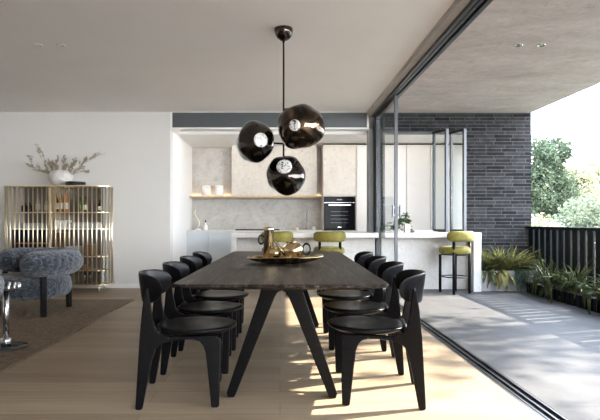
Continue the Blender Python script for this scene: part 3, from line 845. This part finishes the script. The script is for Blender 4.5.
# vase with twigs and a round black box on top
t = thing('vase', 'lumpy white round stone vase on the brass cabinet', 'vase', (xpix(60.5, 7.9), 7.9, 1.6205))
bm = bmesh.new(); bmesh.ops.create_icosphere(bm, subdivisions=5, radius=1)
for v in bm.verts:
    d = v.co.normalized(); k = 1 + .07 * noise.noise(d * 2.5) + .03 * noise.noise(d * 6)
    z = d.z * k * .14 + .13
    z = max(z, 0); rr = .178 * k
    if z > .24: z = .24 - (z - .24) * .9 * (1 if math.hypot(d.x, d.y) < .42 else .2)
    v.co = Vector((d.x * rr, d.y * rr, z))
me = bpy.data.meshes.new('vase'); bm.to_mesh(me); bm.free(); me.polygons.foreach_set('use_smooth', [True] * len(me.polygons))
o = bpy.data.objects.new('body', me); col.objects.link(o); me.materials.append(m_concrete('rough_white_stone', (.50, .47, .43), (.74, .72, .69), 9)); o.parent = t
rnd = random.Random(4)
tt = thing('dried_branches', 'spreading dried branches with small buds in the white vase', 'branches', (xpix(60.5, 7.9), 7.9, 1.80))
def twig(p, d, L, depth, mb, bb):
    pts = [p.copy()]; n = 6
    for i in range(n):
        d = (d + Vector((rnd.uniform(-.2, .2), rnd.uniform(-.2, .2), rnd.uniform(-.16, .12)))).normalized()
        p = p + d * L / n; pts.append(p.copy())
        if depth < 2 and i >= 1 and rnd.random() < .75:
            e = (d + Vector((rnd.uniform(-.8, .8), rnd.uniform(-.5, .5), rnd.uniform(-.1, .8)))).normalized()
            twig(p, e, L * rnd.uniform(.25, .5), depth + 1, mb, bb)
        for _q in range(2 if (depth > 0 or i > 2) else 1):
            c = p + Vector((rnd.uniform(-.016, .016), rnd.uniform(-.012, .012), rnd.uniform(-.014, .016)))
            s = rnd.uniform(.004, .009)
            bb.add([c + Vector(q) * s for q in ((1, 0, 0), (-1, 0, 0), (0, 1, 0), (0, -1, 0), (0, 0, 1.4), (0, 0, -1.2))],
                   [(0, 2, 4), (2, 1, 4), (1, 3, 4), (3, 0, 4), (2, 0, 5), (1, 2, 5), (3, 1, 5), (0, 3, 5)])
    mb.tube(pts, [.0028 * (1 - .12 * i) / (1 + depth * .6) for i in range(n + 1)], 5)
mb, bb = MB(), MB()
for d, L in (((-.9, -.1, .55), .50), ((-.8, .1, .75), .48), ((-.9, .1, .32), .36), ((-.35, .1, 1), .27), ((.1, .0, 1), .2), ((.5, .0, 1), .28), ((.75, -.1, .85), .36), ((.9, .1, .5), .52), ((.95, -.1, .35), .44)):
    twig(Vector((d[0] * .02, 0, -.06)), Vector(d).normalized(), L * .86, 0, mb, bb)
mb.build('twig', M['twig'], tt); bb.build('bud_clusters', M['bud'], tt)['kind'] = 'stuff'
t = thing('round_box', 'flat round black box in front of the vase on the cabinet', 'box', (xpix(75, 7.78), 7.80, 1.6205))
MB().lathe([(.001, 0), (.145, 0), (.147, .004), (.147, .032), (.001, .032)], 36).build('base', M['disc'], t)
MB().lathe([(.001, .0325), (.149, .0325), (.149, .053), (.146, .057), (.001, .057)], 36).build('lid', M['disc'], t)

# ------------------------------------------------------------------ things on the outdoor bar
def leaf_blade(mb, base, d, L, w, droop, n=6, up=Vector((0, 0, 1)), fold=.25):
    # arching strip leaf with a folded mid rib
    p = Vector(base); d = Vector(d).normalized(); vs = []; fs = []
    for i in range(n + 1):
        tt_ = i / n
        ww = w * (math.sin(PI * min(1, tt_ * .92 + .06)) ** .8)
        side = d.cross(up)
        side = side.normalized() if side.length > .01 else Vector((1, 0, 0))
        nn = side.cross(d)
        vs += [p - side * ww / 2 + nn * ww * fold, p.copy(), p + side * ww / 2 + nn * ww * fold]
        d = (d + Vector((0, 0, -droop / n))).normalized(); p = p + d * L / n
    for i in range(n):
        a = i * 3; fs += [(a, a + 3, a + 4, a + 1), (a + 1, a + 4, a + 5, a + 2)]
    mb.add(vs, fs, True)
rnd = random.Random(11)
YB = 7.97
t = thing('potted_plant', 'small leafy plant in a white square pot on the bar counter', 'plant', (xpix(407, YB), YB, .9005))
m = B(-.042, .042, -.042, .042, 0, .135); m.build('pot', M['white_ceramic'], t, bevel=.006)
MB().lathe([(.001, .1355), (.034, .1355), (.034, .139), (.001, .139)], 12).build('soil', M['soil'], t)
def leaflet(mb, c, d, s):
    leaf_blade(mb, c, d, s, s * .6, .6, 3)
m = MB(); st = MB()
for k in range(15):
    a = rnd.uniform(0, 2 * PI); dx = rnd.uniform(-.40, .06); e = Vector((dx, rnd.uniform(-.12, .10), rnd.uniform(.02, .26) if dx > -.2 else rnd.uniform(.03, .12)))
    b = Vector((0, 0, .138)); mid = Vector((e.x * .45, e.y * .5, max(e.z, .138) + .05))
    pts = [b, (b + mid) / 2 + Vector((0, 0, .03)), mid, (mid + e) / 2 + Vector((0, 0, .015)), e]
    st.tube(pts, .0022, 5)
    for i in range(16):
        q = pts[1 + i % 4].lerp(pts[min(4, 2 + i % 4)], rnd.random())
        leaflet(m, q, (rnd.uniform(-1, 1), rnd.uniform(-1, 1), rnd.uniform(-.2, .8)), rnd.uniform(.045, .075))
m.build('foliage', M['leaf_pot'], t); st.build('stems', M['leaf_pot'], t)
for i, (x0, x1, z, mat, lab) in enumerate(((412, 436, .9005, 'bookblue', 'grey-blue flat book lying on the bar beside the potted plant'), (414, 432, .9185, 'white', 'white flat book on top of the grey-blue one'))):
    w_ = (x1 - x0) / F * YB; tb = thing('book', lab, 'book', (xpix((x0 + x1) / 2, YB), YB + .03, z), R(2 - 5 * i), 'books on the bar')
    m = B(-w_ / 2, w_ / 2, -.12, .12, 0, .003); m.box(-w_ / 2, w_ / 2, -.12, .12, .0145, .0175); m.box(-w_ / 2, -w_ / 2 + .003, -.12, .12, .003, .0145)
    m.build('cover', M[mat], tb); B(-w_ / 2 + .0032, w_ / 2 - .003, -.117, .117, .0031, .0144).build('page_block', M['label'], tb)

# ------------------------------------------------------------------ planter and fence
t = thing('concrete_planter', 'rectangular concrete planter box against the brick wall', 'planter', (3.535, 8.075, 0))
m = B(-.43, .43, -.205, -.175, 0, .31); m.box(-.43, .43, .175, .205, 0, .31); m.box(-.43, -.40, -.175, .175, 0, .31); m.box(.40, .43, -.175, .175, 0, .31); m.box(-.40, .40, -.175, .175, 0, .05)
m.build('box', M['planter'], t); B(-.398, .398, -.173, .173, .052, .28).build('soil', M['soil'], t)
t = thing('fence', 'black vertical slat balustrade along the terrace edge', 'fence', (4.02, 0, 0))
m = MB(); y = YR + .1
while y < 8.25:
    m.box(-.014, .014, y, y + .122, .03, .955); y += .172
m.build('slat_screen', M['fence'], t)
B(-.028, .028, YR + .05, 8.29, .955, .995).build('top_rail', M['fence'], t, bevel=.004)
B(-.02, .02, YR + .05, 8.29, .0, .03).build('bottom_rail', M['fence'], t)
for y in (YR + .1, .5, 3.1, 5.7, 8.24):
    B(.014, .05, y, y + .04, 0, .955).build('post', M['fence'], t)
t = thing('trough', 'long black metal planting trough at the foot of the fence', 'planter', (3.87, 5.2, 0))
m = B(-.12, -.11, -2.4, 2.55, 0, .15); m.box(.11, .12, -2.4, 2.55, 0, .15); m.box(-.11, .11, -2.4, -2.39, 0, .15); m.box(-.11, .11, 2.54, 2.55, 0, .15); m.box(-.11, .11, -2.39, 2.54, 0, .02)
y = -2.38
while y < 2.5: m.box(-.132, -.12, y, y + .075, .0, .15); y += .118
m.build('box', M['fence'], t); B(-.108, .108, -2.388, 2.538, .021, .13).build('soil', M['soil'], t)

def spiky(name, loc, n, L, w, mat, lab, seed, droop=1.1, zmin=.25, cat='plant', spread=.08, group=None, back=None, zmax=1.3):
    if 'planter' in (group or ''): back = 8.29 - loc[1]
    r = random.Random(seed); m = MB()
    for k in range(n):
        a = r.uniform(0, 2 * PI); e = r.uniform(zmin, zmax)
        b = (r.uniform(-spread, spread), r.uniform(-spread, spread), 0)
        leaf_blade(m, b, (math.cos(a), math.sin(a) * .8, e), L * r.uniform(.6, 1.1), w * r.uniform(.7, 1.2), droop * r.uniform(.7, 1.3), 6)
    if back is not None: m.v = [(max(p[0], 3.078 - loc[0]), min(p[1], back), p[2]) for p in m.v]
    if 'fence' in (group or ''): m.v = [(max(min(p[0], .11), -.26 + .1 * p[0]), p[1], p[2]) for p in m.v]
    o = m.build(name, M[mat], loc=loc); return tag(o, lab, cat, group)
def in_planter(dx, dy=0): return (3.535 + dx, 8.06 + dy, .27)
g = 'plants in the concrete planter'
spiky('grass_tuft', in_planter(-.30), 300, .58, .016, 'leaf_plant', 'fine green grass tuft at the left end of the concrete planter', 1, .7, .5, group=g)
spiky('grass_tuft', in_planter(.03, .02), 320, .64, .017, 'leaf_yellow', 'tall yellowish grass tuft in the middle of the concrete planter', 2, .7, .6, group=g)
spiky('grass_tuft', in_planter(.27), 300, .58, .016, 'leaf_plant', 'green grass tuft at the fence end of the concrete planter', 3, .8, .5, group=g)
spiky('grass_tuft', in_planter(-.13, .06), 220, .62, .016, 'leaf_plant', 'dark grass tuft at the back of the planter near the brick', 14, .7, .6, group=g)
spiky('hosta', in_planter(-.12, -.12), 30, .38, .08, 'leaf_yellow', 'broad-leaved plant drooping over the front of the concrete planter', 5, 3.0, .35, spread=.05, group=g)
spiky('hosta', in_planter(-.33, -.12), 22, .30, .06, 'leaf_plant', 'smaller broad-leaved plant beside the bar end panel', 6, 2.6, .3, spread=.04, group=g)
r = random.Random(8); m = MB()
for k in range(46):
    x = r.uniform(-.10, .10); y0 = -.165; L = r.uniform(.12, .28)
    pts = [Vector((x, y0 + .05, .03)), Vector((x + r.uniform(-.02, .02), y0 - .02, .065)), Vector((x + r.uniform(-.03, .03), y0 - .055 - r.uniform(0, .03), .02)), Vector((x + r.uniform(-.04, .04), y0 - .06 - r.uniform(0, .03), .02 - L))]
    m.tube(pts, .003, 5)
    for i in range(12):
        q = pts[2].lerp(pts[3], i / 11); s = .012
        leaf_blade(m, q, (r.uniform(-1, 1), -abs(r.uniform(0, 1)), r.uniform(-.5, .4)), .03, .012, .3, 2)
tag(m.build('trailing_plant', M['leaf_blue'], loc=in_planter(.18, -.0)), 'blue-green trailing plant hanging over the planter front', 'plant', g)
g = 'plants along the fence'
fl = ['feathery plant in the trough nearest the concrete planter', 'broad-leaved plant in the trough near the concrete planter', 'feathery plant in the middle of the visible trough', 'broad-leaved plant in the trough by the right edge of the view', 'feathery plant in the trough at the very right edge of the view']
for i, (y, kind) in enumerate(((7.30, 'f'), (7.02, 'h'), (6.72, 'f'), (6.1, 'h'), (5.82, 'f'))):
    if kind == 'h': o = spiky('hosta', (3.87, y, .125), 20, .78, .085, 'leaf_plant', fl[i], 20 + i, 3.4, 2.2, zmax=4.0, group=g)
    else: o = spiky('fern', (3.87, y, .125), 80, .62, .016, 'leaf_plant', fl[i], 30 + i, 1.8, 1.2, zmax=4.0, group=g, spread=.1)
for i, y in enumerate((5.2, 4.4, 3.6)):
    spiky('fern', (3.87, y, .125), 120, .4, .014, 'leaf_plant', ('fern in the trough just outside the right edge', 'fern in the trough halfway down the fence', 'fern at the near end of the trough')[i], 40 + i, 1.6, .25, group=g, spread=.09)

# ------------------------------------------------------------------ outside: ground and trees
struct('ground', B(4.3, 60, -25, 70, -3.3, -3.2), M['ground'])
def leaves(mb, blobs, n, s, seed, shell=.45, aspect=.45):
    r = random.Random(seed); tot = sum(b[3] * b[4] for b in blobs)
    for (x, y, z, rx, rz) in blobs:
        for k in range(int(n * rx * rz / tot)):
            d = Vector((r.gauss(0, 1), r.gauss(0, 1), r.gauss(0, 1))).normalized()
            q = shell + (1 - shell) * r.random() ** .6
            nz = 1 + .35 * noise.noise(Vector((x, y, z)) + d * 2.2)
            c = Vector((x + d.x * rx * q * nz, y + d.y * rx * q * nz, z + d.z * rz * q * nz))
            a = Vector((r.uniform(-1, 1), r.uniform(-1, 1), r.uniform(-.9, .6))).normalized()
            b = a.cross(Vector((r.uniform(-1, 1), r.uniform(-1, 1), r.uniform(-1, 1)))).normalized()
            L = s * r.uniform(.6, 1.3); w = L * aspect
            mb.add([c, c + a * L * .5 + b * w * .5, c + a * L, c + a * L * .5 - b * w * .5], [(0, 1, 2, 3)])
def tree(name, x, y, blobs, n, s, mat, lab, seed, trunk_top, shell=.45, tr=.14, aspect=.45, group='trees beyond the terrace'):
    t = thing(name, lab, 'tree', (x, y, -3.2), 0, group)
    m = MB(); m.tube([(0, 0, 0), (.08, .05, (trunk_top + 3.2) * .5), (0, 0, trunk_top + 3.2)], [tr, tr * .8, tr * .35], 10)
    r = random.Random(seed)
    for b in blobs:
        m.tube([(0, 0, (trunk_top + 3.2) * .55), ((b[0] - x) * .5, (b[1] - y) * .5, (b[2] + 3.2) * .5 + (trunk_top + 3.2) * .3), (b[0] - x, b[1] - y, b[2] + 3.2)], [tr * .5, tr * .3, tr * .12], 7)
    m.build('trunk', M['trunk'], t)
    m = MB(); leaves(m, [(b[0] - x, b[1] - y, b[2] + 3.2, b[3], b[4]) for b in blobs], n, s, seed, shell, aspect)
    m.build('foliage', M[mat], t, fixn=False)
    return t
def P(px, py, Y): return (xpix(px, Y), Y, zpix(py, Y))
def blob(px, py, Y, rpx, rzpx): q = P(px, py, Y); k = Y / F; return (q[0], q[1], q[2], rpx * k, rzpx * k)
tree('broadleaf_tree', P(535, 0, 16)[0], 16, [blob(534, 160, 16, 24, 22), blob(553, 152, 16.3, 18, 15), blob(522, 190, 16, 32, 28), blob(550, 195, 16.5, 24, 30)], 15000, .13, 'leaf_dark', 'dark green tree rising just right of the brick wall', 51, 3)
tree('olive_tree', P(575, 0, 19)[0], 19, [blob(575, 185, 19, 20, 20), blob(590, 172, 19.5, 14, 10), blob(560, 190, 19, 18, 26), blob(585, 205, 18.5, 24, 20)], 13000, .15, 'leaf_olive', 'pale olive tree in the gap right of the dark green tree', 52, 1.5)
tree('olive_tree', P(612, 0, 22)[0], 22, [blob(612, 180, 22, 20, 22), blob(604, 200, 22, 26, 26), blob(630, 190, 22, 26, 30)], 11000, .17, 'leaf_grey', 'pale grey-green tree at the right edge of the view', 53, 1.5)
tree('garden_shrub', P(585, 0, 13.8)[0], 13.8, [blob(585, 218, 13.8, 24, 24), blob(566, 236, 13.8, 22, 22), blob(606, 230, 13.8, 24, 26)], 9000, .09, 'leaf_grey', 'rounded grey-green bush behind the fence at the right', 54, .6)
tree('garden_shrub', P(540, 0, 11)[0], 11, [blob(542, 240, 11, 22, 24), blob(525, 255, 11, 24, 24), blob(556, 262, 11, 24, 26)], 7000, .09, 'leaf_olive', 'yellowish bush behind the fence beside the brick wall', 55, .3)
tree('garden_hedge', 5.2, 7.2, [(5.2, 9.6, .0, .6, .8), (5.1, 8.4, .0, .6, .8), (5.2, 7.0, .0, .6, .8), (5.1, 5.6, .0, .6, .8), (5.2, 4.2, .0, .6, .8)], 16000, .09, 'leaf_olive', 'low green hedge seen in slivers between the fence slats', 56, -.3)
# a row of street trees beside the terrace, out of frame, that shade it
for i, (y, seed) in enumerate(((3.4, 61), (7.6, 62), (12.0, 63))):
    r = random.Random(seed); bl_ = []
    for k in range(14):
        bl_.append((11 + r.uniform(-1.3, 1.3), y + r.uniform(-2.1, 2.1), r.uniform(4.6, 8.8) if k % 2 else r.uniform(4.8, 6.6), r.uniform(.5, .95), r.uniform(.3, .6)))
    tree('street_tree', 11, y, bl_, 1000, .19, 'leaf_plant', ('tall loose-leaved tree beside the near end of the terrace', 'tall loose-leaved tree beside the middle of the terrace', 'tall loose-leaved tree beyond the brick wall end')[i], seed, 7.5, .2, .16, .5)

# ------------------------------------------------------------------ light, camera
w = bpy.data.worlds.new('sky'); sc.world = w; w.use_nodes = True
nt = w.node_tree; bg = nt.nodes['Background']
tc = nt.nodes.new('ShaderNodeTexCoord'); sp = nt.nodes.new('ShaderNodeSeparateXYZ'); rp = nt.nodes.new('ShaderNodeValToRGB')
nt.links.new(tc.outputs['Generated'], sp.inputs[0]); nt.links.new(sp.outputs['Z'], rp.inputs['Fac']); nt.links.new(rp.outputs['Color'], bg.inputs['Color'])
e = rp.color_ramp.elements
e[0].position = 0; e[0].color = (.93, .96, 1, 1); e[1].position = .8; e[1].color = (.62, .76, 1, 1)
bg.inputs['Strength'].default_value = 4.4
su = bpy.data.lights.new('sun', 'SUN'); su.energy = 7.6; su.color = (1, .92, .80); su.angle = R(.6)
so = bpy.data.objects.new('sun', su); col.objects.link(so); so.location = (12, 5, 9)
so.rotation_euler = Vector((1, .30, .71)).to_track_quat('Z', 'Y').to_euler()

cam = bpy.data.cameras.new('camera'); co = bpy.data.objects.new('camera', cam); col.objects.link(co)
co.location = (0, 0, H); co.rotation_euler = (R(90), 0, 0)
cam.sensor_width = 36; cam.lens = F / 600 * 36; cam.shift_x = 20 / 600; cam.shift_y = 11 / 600
cam.clip_start = .05; cam.clip_end = 300
sc.camera = co
vs_ = sc.view_settings
sc.display_settings.display_device = 'sRGB'
vs_.view_transform = 'Standard'; vs_.look = 'None'; vs_.gamma = 1; vs_.use_curve_mapping = False
vs_.exposure = 1.92
sc.cycles.max_bounces = 10; sc.cycles.diffuse_bounces = 6; sc.cycles.glossy_bounces = 5
sc.cycles.transparent_max_bounces = 12
sc.cycles.sample_clamp_indirect = 6
sc.cycles.use_denoising = True
